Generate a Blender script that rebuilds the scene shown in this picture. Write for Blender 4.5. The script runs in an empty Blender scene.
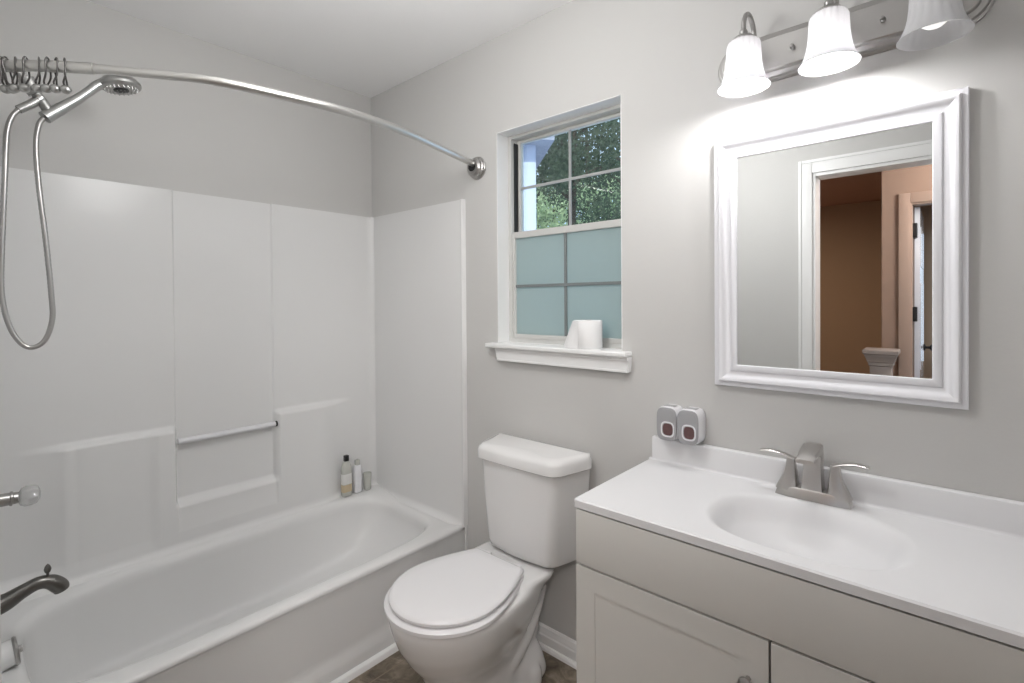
import bpy, bmesh, math, random
from mathutils import Vector, Matrix

# ------------------------------------------------------------------ camera, world, light
C = bpy.context.scene
COL = C.collection
PI = math.pi
cd = bpy.data.cameras.new('camera'); cam = bpy.data.objects.new('camera', cd); COL.objects.link(cam)
yaw, pitch, roll = math.radians(41.3719), math.radians(-.5915), math.radians(-.4142)
fw = Vector((-math.sin(yaw)*math.cos(pitch), math.cos(yaw)*math.cos(pitch), math.sin(pitch)))
rt = Vector((math.cos(yaw), math.sin(yaw), 0)); up = rt.cross(fw)
r2 = rt*math.cos(roll) + up*math.sin(roll); u2 = -rt*math.sin(roll) + up*math.cos(roll)
CAM = Vector((2.4355, -1.5920, 1.3875))
cam.matrix_world = Matrix(((r2.x, u2.x, -fw.x, CAM.x), (r2.y, u2.y, -fw.y, CAM.y), (r2.z, u2.z, -fw.z, CAM.z), (0, 0, 0, 1)))
cd.sensor_width = 36; cd.lens = 502.917/1024*36; cd.shift_y = -34.634/1024; cd.clip_start = .01
C.camera = cam
C.view_settings.view_transform = 'Standard'; C.view_settings.look = 'None'
C.view_settings.exposure = 0.10; C.view_settings.gamma = 1; C.view_settings.use_curve_mapping = False

w = bpy.data.worlds.new('sky'); C.world = w; w.use_nodes = True
bg = w.node_tree.nodes['Background']; bg.inputs['Color'].default_value = (.62, .76, 1.0, 1); bg.inputs['Strength'].default_value = 1.5

def light(name, kind, loc, energy, color=(1, 1, 1), size=.1, rot=(0, 0, 0)):
    l = bpy.data.lights.new(name, kind); l.energy = energy; l.color = color
    if kind == 'AREA': l.shape = 'DISK'; l.size = size
    elif kind == 'POINT': l.shadow_soft_size = size
    elif kind == 'SUN': l.angle = size
    o = bpy.data.objects.new(name, l); o.location = loc; o.rotation_euler = rot; COL.objects.link(o); return o
light('sun', 'SUN', (0, 0, 8), 5.0, (1, .95, .86), .02, (math.radians(48), 0, math.radians(28)))
CEIL_E, HALL_E, BULB_E, STAIR_E, FAR_E = 18.5, 54.0, 4.3, 15.0, 9.0
light('ceiling_fill_light', 'POINT', (1.45, -.95, 2.14), CEIL_E, (1, .992, .988), .16)  # unseen lamp added to fill the bathroom with light
light('hall_fill_light', 'POINT', (2.95, -2.40, 2.20), HALL_E, (1, .98, .965), .16)  # unseen hall lamp, added to send fill through the doorway
light('stair_lamp_light', 'AREA', (.7, -4.0, 2.42), STAIR_E, (1, .80, .62), .30)
light('far_room_light', 'AREA', (3.1, -4.3, 2.42), FAR_E, (.80, .90, 1), .30)

# ------------------------------------------------------------------ materials
def mat(name, col, rough=.5, metal=0., spec=.5, bump=0., bscale=60., coat=0., trans=0., ior=1.45, emit=None, es=0., var=0., vscale=8.):
    m = bpy.data.materials.new(name); m.use_nodes = True
    nt = m.node_tree; b = nt.nodes['Principled BSDF']
    b.inputs['Base Color'].default_value = (*col, 1); b.inputs['Roughness'].default_value = rough
    b.inputs['Metallic'].default_value = metal; b.inputs['Specular IOR Level'].default_value = spec
    b.inputs['Coat Weight'].default_value = coat; b.inputs['Coat Roughness'].default_value = .12
    b.inputs['Transmission Weight'].default_value = trans; b.inputs['IOR'].default_value = ior
    if emit: b.inputs['Emission Color'].default_value = (*emit, 1); b.inputs['Emission Strength'].default_value = es
    tc = nt.nodes.new('ShaderNodeTexCoord')
    if var:
        n = nt.nodes.new('ShaderNodeTexNoise'); n.inputs['Scale'].default_value = vscale; n.inputs['Detail'].default_value = 4
        nt.links.new(tc.outputs['Object'], n.inputs['Vector'])
        r = nt.nodes.new('ShaderNodeMix'); r.data_type = 'RGBA'
        r.inputs[6].default_value = (*[c*(1-var) for c in col], 1); r.inputs[7].default_value = (*[min(1, c*(1+var)) for c in col], 1)
        nt.links.new(n.outputs['Fac'], r.inputs[0]); nt.links.new(r.outputs[2], b.inputs['Base Color'])
    if bump:
        n = nt.nodes.new('ShaderNodeTexNoise'); n.inputs['Scale'].default_value = bscale; n.inputs['Detail'].default_value = 3
        nt.links.new(tc.outputs['Object'], n.inputs['Vector'])
        bm = nt.nodes.new('ShaderNodeBump'); bm.inputs['Strength'].default_value = bump; bm.inputs['Distance'].default_value = .002
        nt.links.new(n.outputs['Fac'], bm.inputs['Height']); nt.links.new(bm.outputs['Normal'], b.inputs['Normal'])
    return m
M = {}
M['wall'] = mat('grey_wall_paint', (.61, .604, .59), .55, spec=.3, bump=.15, bscale=90, var=.01)
M['ceiling'] = mat('ceiling_paint', (.92, .92, .92), .8, spec=.2, bump=.2, bscale=120)
M['trim'] = mat('white_trim_paint', (.86, .86, .855), .35, var=.01)
M['gel'] = mat('white_fibreglass', (.78, .78, .775), .24, spec=.4, var=.01, vscale=3)
M['porcelain'] = mat('porcelain', (.78, .775, .77), .10, spec=.5, coat=.3)
M['seat'] = mat('white_seat_plastic', (.79, .785, .795), .22)
M['marble'] = mat('cultured_marble', (.76, .76, .77), .36, spec=.35, var=.01, vscale=5)
M['cab'] = mat('cabinet_paint', (.64, .63, .60), .42, var=.01)
M['gap'] = mat('cabinet_inside', (.16, .15, .14), .8, var=.05)
M['nickel'] = mat('brushed_nickel', (.45, .44, .43), .30, metal=1, bump=.05, bscale=300)
M['fnickel'] = mat('faucet_nickel', (.60, .58, .56), .30, metal=1, bump=.05, bscale=300)
M['rodm'] = mat('satin_rod_metal', (.60, .59, .57), .32, metal=1, bump=.05, bscale=300)
M['chrome'] = mat('polished_chrome', (.44, .44, .43), .33, metal=1, var=.02)
M['bronze'] = mat('dark_nickel', (.17, .165, .155), .28, metal=1, var=.1)
M['wire'] = mat('dark_wire', (.16, .155, .15), .3, metal=1, var=.1)
M['black'] = mat('black_plastic', (.012, .012, .012), .4, var=.1)
M['frame'] = mat('mirror_frame_white', (.80, .80, .83), .28, var=.01)
M['acryl'] = mat('clear_acrylic', (.75, .75, .75), .08, trans=.62, ior=1.49, var=.01)
M['paper'] = mat('tissue_paper', (.86, .86, .86), .9, bump=.3, bscale=200)
M['card'] = mat('cardboard_core', (.45, .36, .27), .9, var=.1)
M['vinyl'] = mat('window_vinyl', (.60, .60, .58), .4, var=.02)
M['muntl'] = mat('light_grey_muntin', (.40, .41, .41), .5, var=.03)
M['muntd'] = mat('grey_muntin', (.20, .22, .22), .5, var=.03)
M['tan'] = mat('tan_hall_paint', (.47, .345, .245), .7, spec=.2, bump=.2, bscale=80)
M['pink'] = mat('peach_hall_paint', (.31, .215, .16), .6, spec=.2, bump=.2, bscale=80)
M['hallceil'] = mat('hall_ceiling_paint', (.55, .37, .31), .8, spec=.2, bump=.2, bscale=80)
M['carpet'] = mat('hall_carpet', (.30, .24, .18), 1, bump=1, bscale=400, var=.1)
M['plas'] = mat('white_plastic', (.80, .80, .82), .3, var=.01)
M['plasg'] = mat('grey_plastic_face', (.36, .36, .37), .38, var=.03, vscale=30)
M['red'] = mat('reddish_refill', (.15, .085, .085), .2, var=.25, vscale=60)
M['bark'] = mat('tree_bark', (.05, .04, .03), .9, bump=1, bscale=20, var=.3)
M['siding'] = mat('house_siding', (.48, .54, .70), .7, var=.05)
M['bulb'] = mat('lit_bulb', (1, 1, 1), .3, emit=(1, .96, .92), es=8, var=.01)
M['bulb_off_glow'] = mat('unlit_bulb_with_glow', (.9, .9, .9), .3, emit=(1, .98, .96), es=.7, var=.01)  # switched-off bulb, given a faint glow so it looks bright
M['lampdome'] = mat('lit_dome_glass', (.9, .9, .88), .4, emit=(1, .97, .93), es=1.2, var=.01)
M['curtain'] = mat('glowing_sheer_curtain', (.75, .8, .9), .9, emit=(.7, .85, 1), es=.7, var=.1, vscale=30)  # the cloth's own glow stands in for daylight behind it

def floor_mat():
    m = mat('stone_vinyl', (.1, .1, .1), .38); nt = m.node_tree; b = nt.nodes['Principled BSDF']
    tc = nt.nodes.new('ShaderNodeTexCoord'); mp = nt.nodes.new('ShaderNodeMapping')
    nt.links.new(tc.outputs['Object'], mp.inputs[0])
    n = nt.nodes.new('ShaderNodeTexNoise'); n.inputs['Scale'].default_value = 11; n.inputs['Detail'].default_value = 8; n.inputs['Roughness'].default_value = .65
    n.inputs['Distortion'].default_value = 1.2
    nt.links.new(mp.outputs[0], n.inputs['Vector'])
    r = nt.nodes.new('ShaderNodeValToRGB'); e = r.color_ramp.elements
    e[0].position = .32; e[0].color = (.075, .058, .042, 1); e[1].position = .70; e[1].color = (.36, .31, .245, 1)
    x = e.new(.5); x.color = (.19, .155, .115, 1)
    nt.links.new(n.outputs['Fac'], r.inputs[0])
    br = nt.nodes.new('ShaderNodeTexBrick'); br.offset = 0; br.inputs['Scale'].default_value = 1; br.inputs['Mortar Size'].default_value = .003
    br.inputs['Brick Width'].default_value = .305; br.inputs['Row Height'].default_value = .305; br.inputs['Mortar Smooth'].default_value = .2
    mp2 = nt.nodes.new('ShaderNodeMapping'); mp2.inputs['Location'].default_value = (.08, .02, 0)
    nt.links.new(tc.outputs['Object'], mp2.inputs[0]); nt.links.new(mp2.outputs[0], br.inputs['Vector'])
    mx = nt.nodes.new('ShaderNodeMix'); mx.data_type = 'RGBA'; mx.inputs[7].default_value = (.24, .19, .14, 1)
    nt.links.new(br.outputs['Fac'], mx.inputs[0]); nt.links.new(r.outputs[0], mx.inputs[6]); nt.links.new(mx.outputs[2], b.inputs['Base Color'])
    return m
M['floor'] = floor_mat()

def glass_mat(name, tint, refl=.08, frost=False):
    m = bpy.data.materials.new(name); m.use_nodes = True; nt = m.node_tree; nt.nodes.clear()
    out = nt.nodes.new('ShaderNodeOutputMaterial'); mix = nt.nodes.new('ShaderNodeMixShader'); g = nt.nodes.new('ShaderNodeBsdfGlossy')
    g.inputs['Roughness'].default_value = .02 if not frost else .25
    if frost:
        t = nt.nodes.new('ShaderNodeBsdfTranslucent'); t.inputs[0].default_value = (*tint, 1)
        d = nt.nodes.new('ShaderNodeBsdfDiffuse'); d.inputs[0].default_value = (*[c*.8 for c in tint], 1)
        n = nt.nodes.new('ShaderNodeTexNoise'); n.inputs['Scale'].default_value = 3
        m0 = nt.nodes.new('ShaderNodeMixShader'); m0.inputs[0].default_value = .45
        nt.links.new(t.outputs[0], m0.inputs[1]); nt.links.new(d.outputs[0], m0.inputs[2]); src = m0
    else:
        t = nt.nodes.new('ShaderNodeBsdfTransparent'); t.inputs[0].default_value = (*tint, 1); src = t
    fr = nt.nodes.new('ShaderNodeFresnel'); fr.inputs[0].default_value = 1.45
    nt.links.new(fr.outputs[0], mix.inputs[0]); nt.links.new(src.outputs[0], mix.inputs[1]); nt.links.new(g.outputs[0], mix.inputs[2])
    nt.links.new(mix.outputs[0], out.inputs[0]); return m
M['glass'] = glass_mat('clear_glass', (.92, .96, .95))
M['frost'] = glass_mat('frosted_glass', (.68, .80, .77), frost=True)

def shade_mat():
    m = bpy.data.materials.new('opal_shade_glass'); m.use_nodes = True; nt = m.node_tree; nt.nodes.clear()
    out = nt.nodes.new('ShaderNodeOutputMaterial')
    t = nt.nodes.new('ShaderNodeBsdfTranslucent'); t.inputs[0].default_value = (.66, .66, .68, 1)
    d = nt.nodes.new('ShaderNodeBsdfDiffuse'); d.inputs[0].default_value = (.90, .90, .90, 1)
    g = nt.nodes.new('ShaderNodeBsdfGlossy'); g.inputs['Roughness'].default_value = .15
    a = nt.nodes.new('ShaderNodeMixShader'); a.inputs[0].default_value = .5
    b = nt.nodes.new('ShaderNodeMixShader'); b.inputs[0].default_value = .05
    n = nt.nodes.new('ShaderNodeTexNoise'); n.inputs['Scale'].default_value = 20
    nt.links.new(t.outputs[0], a.inputs[1]); nt.links.new(d.outputs[0], a.inputs[2]); nt.links.new(a.outputs[0], b.inputs[1]); nt.links.new(g.outputs[0], b.inputs[2])
    nt.links.new(b.outputs[0], out.inputs[0]); return m
M['shade'] = shade_mat()
m = bpy.data.materials.new('mirror_silver'); m.use_nodes = True; b_ = m.node_tree.nodes['Principled BSDF']
b_.inputs['Metallic'].default_value = 1; b_.inputs['Roughness'].default_value = 0.0; b_.inputs['Base Color'].default_value = (.88, .89, .885, 1); M['mirror'] = m

def leaf_mat(name, c1, c2):
    m = bpy.data.materials.new(name); m.use_nodes = True; nt = m.node_tree; nt.nodes.clear()
    out = nt.nodes.new('ShaderNodeOutputMaterial'); tc = nt.nodes.new('ShaderNodeTexCoord')
    n = nt.nodes.new('ShaderNodeTexNoise'); n.inputs['Scale'].default_value = 4; nt.links.new(tc.outputs['Object'], n.inputs['Vector'])
    r = nt.nodes.new('ShaderNodeMix'); r.data_type = 'RGBA'; r.inputs[6].default_value = (*c1, 1); r.inputs[7].default_value = (*c2, 1)
    nt.links.new(n.outputs['Fac'], r.inputs[0])
    d = nt.nodes.new('ShaderNodeBsdfDiffuse'); t = nt.nodes.new('ShaderNodeBsdfTranslucent'); x = nt.nodes.new('ShaderNodeMixShader'); x.inputs[0].default_value = .35
    nt.links.new(r.outputs[2], d.inputs[0]); nt.links.new(r.outputs[2], t.inputs[0])
    nt.links.new(d.outputs[0], x.inputs[1]); nt.links.new(t.outputs[0], x.inputs[2]); nt.links.new(x.outputs[0], out.inputs[0]); return m
M['leafd'] = leaf_mat('dark_leaves', (.035, .055, .04), (.12, .16, .11))
M['leafl'] = leaf_mat('light_leaves', (.18, .28, .16), (.62, .72, .46))

# ------------------------------------------------------------------ helpers
def obj(name, bm, m, parent=None, smooth=True, auto=35, loc=None):
    me = bpy.data.meshes.new(name); bmesh.ops.recalc_face_normals(bm, faces=bm.faces); bm.to_mesh(me); bm.free()
    me.materials.append(m)
    if smooth:
        for p in me.polygons: p.use_smooth = True
        me.update(); 
        try: me.set_sharp_from_angle(angle=math.radians(auto))
        except Exception: pass
    o = bpy.data.objects.new(name, me); COL.objects.link(o)
    if parent is not None:
        o.parent = parent; o.matrix_parent_inverse = Matrix.Translation(-parent.location)
    return o
def thing(name, label, cat, loc=(0, 0, 0), group=None):
    o = bpy.data.objects.new(name, None); COL.objects.link(o); o.location = loc; o.empty_display_size = .05
    o['label'] = label; o['category'] = cat
    if group: o['group'] = group
    return o
def tag(o, label, cat, group=None):
    o['label'] = label; o['category'] = cat
    if group: o['group'] = group
    return o
def struct(name, bm, m, parent=None, **k):
    o = obj(name, bm, m, parent, **k)
    if parent is None: o['kind'] = 'structure'
    return o
def box(bm, x0, x1, y0, y1, z0, z1, bev=0., seg=2):
    vs = [bm.verts.new((x, y, z)) for x in (x0, x1) for y in (y0, y1) for z in (z0, z1)]
    fs = [(0, 1, 3, 2), (4, 6, 7, 5), (0, 4, 5, 1), (2, 3, 7, 6), (0, 2, 6, 4), (1, 5, 7, 3)]
    faces = [bm.faces.new([vs[i] for i in f]) for f in fs]
    if bev:
        es = list({e for f in faces for e in f.edges})
        bmesh.ops.bevel(bm, geom=es, offset=bev, segments=seg, profile=.6, affect='EDGES')
    return bm
def B(*a, **k): return box(bmesh.new(), *a, **k)
def loft(bm, rings, closed=True, cap0=True, cap1=True):
    R = [[bm.verts.new(p) for p in r] for r in rings]
    n = len(R[0])
    for a, b in zip(R, R[1:]):
        for i in range(n if closed else n-1):
            j = (i+1) % n
            bm.faces.new((a[i], a[j], b[j], b[i]))
    if cap0 and closed: bm.faces.new(R[0][::-1])
    if cap1 and closed: bm.faces.new(R[-1])
    return bm
def lathe(bm, prof, origin=(0, 0, 0), axis=(0, 0, 1), n=32, flute=None, cap=True):
    a = Vector(axis).normalized(); q = a.to_track_quat('Z', 'Y'); o = Vector(origin); rings = []
    for (r, h) in prof:
        ring = []
        for i in range(n):
            t = 2*PI*i/n; rr = r*(flute(t, h) if flute else 1)
            ring.append(o + q @ Vector((rr*math.cos(t), rr*math.sin(t), h)))
        rings.append(ring)
    return loft(bm, rings, True, cap, cap)
def crom(pts, k=8):
    P = [Vector(p) for p in pts]; out = []
    for i in range(len(P)-1):
        a = P[i-1] if i else P[0]*2-P[1]; b, c = P[i], P[i+1]; d = P[i+2] if i+2 < len(P) else c*2-b
        for s in range(k):
            t = s/k; out.append(.5*((2*b)+(c-a)*t+(2*a-5*b+4*c-d)*t*t+(3*b-a-3*c+d)*t**3))
    out.append(P[-1]); return out
def tube(bm, pts, rad, n=12, closed=False, cap=True):
    pts = [Vector(p) for p in pts]; N = len(pts); rings = []
    R = rad if callable(rad) else (lambda t: rad)
    t0 = (pts[1]-pts[0]).normalized(); nrm = t0.orthogonal().normalized()
    for i, p in enumerate(pts):
        if closed: t = (pts[(i+1) % N]-pts[i-1]).normalized()
        else: t = (pts[min(i+1, N-1)]-pts[max(i-1, 0)]).normalized()
        nrm = (nrm - t*nrm.dot(t)).normalized(); bn = t.cross(nrm); r = R(i/(N-1))
        rings.append([p + nrm*r*math.cos(2*PI*j/n) + bn*r*math.sin(2*PI*j/n) for j in range(n)])
    if closed: rings.append(rings[0]); return loft(bm, rings, True, False, False)
    return loft(bm, rings, True, cap, cap)
def grid(bm, fn, us, vs):
    V = [[bm.verts.new(fn(u, v)) for v in vs] for u in us]
    for i in range(len(us)-1):
        for j in range(len(vs)-1): bm.faces.new((V[i][j], V[i+1][j], V[i+1][j+1], V[i][j+1]))
    return V
def ss(a, b, x):
    t = max(0., min(1., (x-a)/(b-a))); return t*t*(3-2*t)
def lin(a, b, n): return [a+(b-a)*i/n for i in range(n+1)]
def sup(t, hx, hy, n):
    c, s = math.cos(t), math.sin(t)
    r = 1/((abs(c)/hx)**n+(abs(s)/hy)**n)**(1/n); return r*c, r*s
def prism(bm, prof, axis, a, b):
    """profile [(u,v)] extruded between a and b along axis"""
    def P(u, v, w): return {'x': (w, u, v), 'y': (u, w, v), 'z': (u, v, w)}[axis]
    return loft(bm, [[P(u, v, a) for u, v in prof], [P(u, v, b) for u, v in prof]])

# ------------------------------------------------------------------ the room
H = 2.524
bm = bmesh.new()                      # wall at the back, holding the window opening
box(bm, -.14, .95, 0, .16, 0, H); box(bm, 1.553, 2.94, 0, .16, 0, H)
box(bm, .95, 1.553, 0, .16, 0, 1.19); box(bm, .95, 1.553, 0, .16, 2.116, H)
struct('wall_back', bm, M['wall'], smooth=False)
struct('wall_left', B(-.14, 0, -1.70, 0, 0, H), M['wall'], smooth=False)
struct('wall_right', B(2.82, 2.94, -1.70, 0, 0, H), M['wall'], smooth=False)
struct('wall_shower', B(0, .80, -1.70, -1.534, 0, H), M['wall'], smooth=False)
bm = bmesh.new(); box(bm, -.14, 1.842, -1.82, -1.70, 0, H); box(bm, 2.63, 2.94, -1.82, -1.70, 0, H); box(bm, 1.842, 2.63, -1.82, -1.70, 2.085, H)
struct('wall_front', bm, M['wall'], smooth=False)
struct('ceiling', B(-.14, 2.94, -1.82, .16, H, H+.1), M['ceiling'], smooth=False)
struct('floor', B(-.14, 2.94, -1.76, .16, -.1, 0), M['floor'], smooth=False)

# casing round the bathroom doorway
bm = bmesh.new()
for y0, y1 in ((-1.70, -1.682), (-1.838, -1.82)):
    for (x0, x1, z0, z1) in ((1.768, 1.830, 0, 2.165), (2.643, 2.72, 0, 2.165), (1.830, 2.643, 2.10, 2.165)):
        box(bm, x0, x1, y0, y1, z0, z1, .004)
for (x0, x1, z0, z1) in ((1.822, 1.845, 0, 2.10), (2.627, 2.65, 0, 2.10), (1.845, 2.627, 2.082, 2.10)):
    box(bm, x0, x1, -1.825, -1.695, z0, z1, .002)
for (x0, x1, z0, z1) in ((1.762, 1.779, 0, 2.175), (2.71, 2.727, 0, 2.175), (1.779, 2.71, 2.158, 2.175)):
    box(bm, x0, x1, -1.70, -1.675, z0, z1, .004)
struct('trim_1', bm, M['trim'])

# baseboards
def baseprof(s): return [(0, 0), (s*.015, 0), (s*.015, .05), (s*.012, .056), (s*.012, .062), (s*.008, .072), (s*.008, .078), (s*.003, .086), (0, .086)]
bm = bmesh.new(); prism(bm, [(u, v) for u, v in baseprof(-1)], 'x', .77, 1.668)
prism(bm, [(0, 0), (-.028, 0), (-.026, .010), (-.020, .017), (0, .02)], 'x', .77, 1.668)
prism(bm, [(u, v) for u, v in baseprof(-1)], 'x', 2.63, 2.82)
struct('baseboard_back', bm, M['trim'], auto=25)
bm = bmesh.new(); prism(bm, [(2.82+u, v) for u, v in baseprof(-1)], 'y', -1.70, -.015)
struct('baseboard_right', bm, M['trim'], auto=25)
bm = bmesh.new(); prism(bm, [(-1.70+u, v) for u, v in baseprof(1)], 'x', .80, 1.761)
struct('baseboard_front', bm, M['trim'], auto=25)
bm = bmesh.new(); prism(bm, [(.7495, 0), (.773, 0), (.771, .010), (.766, .018), (.756, .022), (.7495, .022)], 'y', -1.53, -.016)
struct('trim_2', bm, M['trim'], auto=25)

# ------------------------------------------------------------------ window
W1 = bpy.data.objects.new('window_1', None); COL.objects.link(W1); W1.location = (1.25, .09, 1.21); W1['kind'] = 'structure'
X0, X1, Z0, Z1 = .95, 1.553, 1.21, 2.116
bm = bmesh.new()                                       # white painted return of the opening
box(bm, X0, X0+.004, .001, .075, Z0, Z1); box(bm, X1-.004, X1, .001, .075, Z0, Z1); box(bm, X0, X1, .001, .075, Z1-.004, Z1)
obj('window_reveal', bm, M['trim'], W1, smooth=False)
bm = bmesh.new()
box(bm, X0, X0+.022, .070, .155, Z0, Z1); box(bm, X1-.022, X1, .070, .155, Z0, Z1)
box(bm, X0+.022, X1-.022, .070, .155, Z1-.016, Z1); box(bm, X0+.022, X1-.022, .070, .155, 1.19, 1.226)
obj('window_frame', bm, M['vinyl'], W1, smooth=False)
bm = bmesh.new(); box(bm, X0+.022, X0+.027, .088, .112, 1.688, 2.085)
obj('sash_track', bm, M['black'], W1, smooth=False)
def sash(name, y, z0, z1, gm, mm, mw, rail0, rail1, st=.022):
    bm = bmesh.new(); a, b = X0+.020, X1-.020
    box(bm, a, a+st, y, y+.024, z0, z1, .002); box(bm, b-st, b, y, y+.024, z0, z1, .002)
    box(bm, a+st, b-st, y, y+.024, z0, z0+rail0, .002); box(bm, a+st, b-st, y, y+.024, z1-rail1, z1, .002)
    s = obj(name, bm, M['vinyl'], W1, auto=30)
    obj('pane', B(a+st-.003, b-st+.003, y+.010, y+.014, z0+rail0-.003, z1-rail1+.003), gm, s, smooth=False)
    bm = bmesh.new(); xm = (a+b)/2; zm = (z0+rail0+z1-rail1)/2
    box(bm, xm-mw/2, xm+mw/2, y+.004, y+.0095, z0+rail0, z1-rail1); box(bm, a+st, xm-mw/2, y+.004, y+.0095, zm-mw/2, zm+mw/2); box(bm, xm+mw/2, b-st, y+.004, y+.0095, zm-mw/2, zm+mw/2)
    obj('muntin', bm, mm, s, smooth=False); return s
sash('lower_sash', .076, 1.226, 1.692, M['frost'], M['muntd'], .012, .020, .028, .016)
sash('upper_sash', .112, 1.668, 2.100, M['glass'], M['muntl'], .011, .020, .012, .018)
bm = bmesh.new(); box(bm, .918, 1.592, -.050, .0, 1.192, 1.211, .006, 3); box(bm, X0, X1, -.003, .076, 1.192, 1.211)
obj('window_sill', bm, M['trim'], W1)
bm = bmesh.new()
loft(bm, [[(.958+i, -.028 if k else 0, z) for (i, k, z) in ((0, 0, 1.192), (0, 1, 1.192), (.012, 1, 1.142), (.012, 0, 1.142))],
          [(1.590-i, -.028 if k else 0, z) for (i, k, z) in ((0, 0, 1.192), (0, 1, 1.192), (.004, 1, 1.142), (.004, 0, 1.142))]])
box(bm, .962, 1.589, -.034, 0, 1.180, 1.192, .003); box(bm, .970, 1.586, -.031, 0, 1.138, 1.146, .002)
obj('sill_apron', bm, M['trim'], W1, auto=30)

# ------------------------------------------------------------------ tub and surround
W = .736; Y1 = -1.530
TUB = thing('bathtub', 'white one-piece bathtub with moulded shower surround in the alcove', 'bathtub', (.37, -.755, 0))
def rimz(x, y): return .355 + .032*(1-ss(.0, .33, x))
def tubmesh():
    bm = bmesh.new(); N = 200; cx, cy = .369, -.765; hx, hy = .367, .765
    ang = sorted([2*PI*i/N for i in range(N)] + [math.atan2(sy*hy, sx*hx) % (2*PI) for sx in (1, -1) for sy in (1, -1)])
    rings = []
    def outer(ins, dz):
        r = []
        for t in ang:
            c, s = math.cos(t), math.sin(t); k = min((hx-ins)/max(abs(c), 1e-9), (hy-ins)/max(abs(s), 1e-9))
            x, y = cx+k*c, cy+k*s; r.append(Vector((x, y, rimz(x, y)+dz)))
        return r
    bx, by, ix, iy = .3715, -.757, .2995, .700
    def inner(g, dz, s=0., zabs=None, n=4.6):
        r = []
        for t in ang:
            a, b = sup(t, ix-g, iy-g, n); x, y = bx+a, by+b
            a2, b2 = sup(t, .215, .47, 3.4); x2, y2 = .365+a2, -.900+b2
            X, Yy = x*(1-s)+x2*s, y*(1-s)+y2*s; z = rimz(x, y)+dz
            if zabs is not None: z = z*(1-zabs)+.075*zabs
            r.append(Vector((X, Yy, z)))
        return r
    rings.append(outer(0, -.020)); rings.append(outer(.0, -.010)); rings.append(outer(.004, -.003)); rings.append(outer(.012, 0))
    rings.append(inner(-.010, -.001)); rings.append(inner(-.003, -.003)); rings.append(inner(.005, -.008)); rings.append(inner(.012, -.017)); rings.append(inner(.018, -.030))
    for k in range(1, 15):
        t = k/14*PI/2; rings.append(inner(.018, -.030, 1-math.cos(t)**.75 if k < 14 else 1., math.sin(t)**1.1))
    for q in (.7, .4, .1):
        rings.append([Vector((.365+(p.x-.365)*q, -.900+(p.y+.900)*q, .075-.006*(1-q))) for p in rings[-1]] if q == .7 else
                     [Vector((.365+(p.x-.365)*q/.7, -.900+(p.y+.900)*q/.7, .075-.006*(1-q))) for p in rings[-1]])
    loft(bm, rings, True, False, True); return bm
obj('tub_basin', tubmesh(), M['gel'], TUB, auto=60)
bm = bmesh.new()
apr = [(.012, .0), (.012, .045), (.009, .060), (.002, .080), (-.002, .095), (-.003, .11), (-.003, .22), (-.003, .300), (-.0015, .322), (0, .330), (0, .337)]
def aprx(y, u):
    return W + (u*ss(0, .05, -y)*ss(0, .05, y-Y1) if u < 0 else u)
grid(bm, lambda y, k: (aprx(y, apr[k][0]), y, apr[k][1]), [0, -.01, -.02, -.03, -.04, -.05]+lin(-.1, -1.46, 20)+[-1.48, -1.49, -1.50, -1.51, -1.52, Y1], list(range(len(apr))))
obj('tub_apron', bm, M['gel'], TUB, auto=60)

def cove(d, r=.05): return 0 if d >= r else r-math.sqrt(max(0, r*r-(r-d)**2))
def dense(marks, lo, hi, step=.05, fine=.004, span=.022):
    s = set(round(v, 5) for v in lin(lo, hi, int((hi-lo)/step)))
    for m_ in marks:
        v = m_-span
        while v <= m_+span:
            if lo <= v <= hi: s.add(round(v, 5))
            v += fine
    return sorted(s)
TOP = 1.857
def hback(y, z):
    nic = ss(-.961, -.952, y)*(1-ss(-.562, -.553, y))
    h = .018-.008*nic*ss(.45, .50, z)
    led = 1-ss(.862, .888, z)
    nicl = ss(-.972, -.950, y)*(1-ss(-.566, -.538, y))     # the niche widens softly below the ledge
    nb = ss(.548, .582, z)                     # sloping bottom of the niche
    fade = ss(-1.40, -1.25, y)*(1-ss(-.36, -.18, y))
    lowf = 1-ss(.40, .46, z)
    h += .034*led*(1-nicl*nb)*max(fade, 0)
    rec = ss(-1.310, -1.266, y)*(1-ss(-1.06, -1.02, y))*led*ss(.40, .465, z)
    h -= .010*rec
    h += .034*lowf*(1-fade)*(1-ss(-.45, -.2, y))
    h += cove(-y)+cove(y-Y1)
    h += cove(max(0, z-.383), .03)
    return h
ys = dense([-.957, -.557, -.962, -.548, -1.297, -1.286, -1.035], Y1, 0)+[]
ys = sorted(set(ys+[-.001, -.003, -.006, -.01, -.016, -.024, -.034, -.044, -.05]+[Y1+v for v in (.001, .003, .006, .01, .016, .024, .034, .044, .05)]))
zs = dense([.875, .565, .43], .355, TOP)
zs = sorted(set(zs+[.386+v for v in (0, .001, .003, .006, .01, .015, .02, .025, .03)]))
bm = bmesh.new()
V = grid(bm, lambda y, z: (hback(y, z), y, z), ys, zs)
for i in range(len(ys)-1):            # top edge turned back to the wall
    a = V[i][-1]; b = V[i+1][-1]
    bm.faces.new((a, b, bm.verts.new((0, ys[i+1], TOP)), bm.verts.new((0, ys[i], TOP))))
obj('back_panel', bm, M['gel'], TUB, auto=50)
XE = .751
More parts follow.
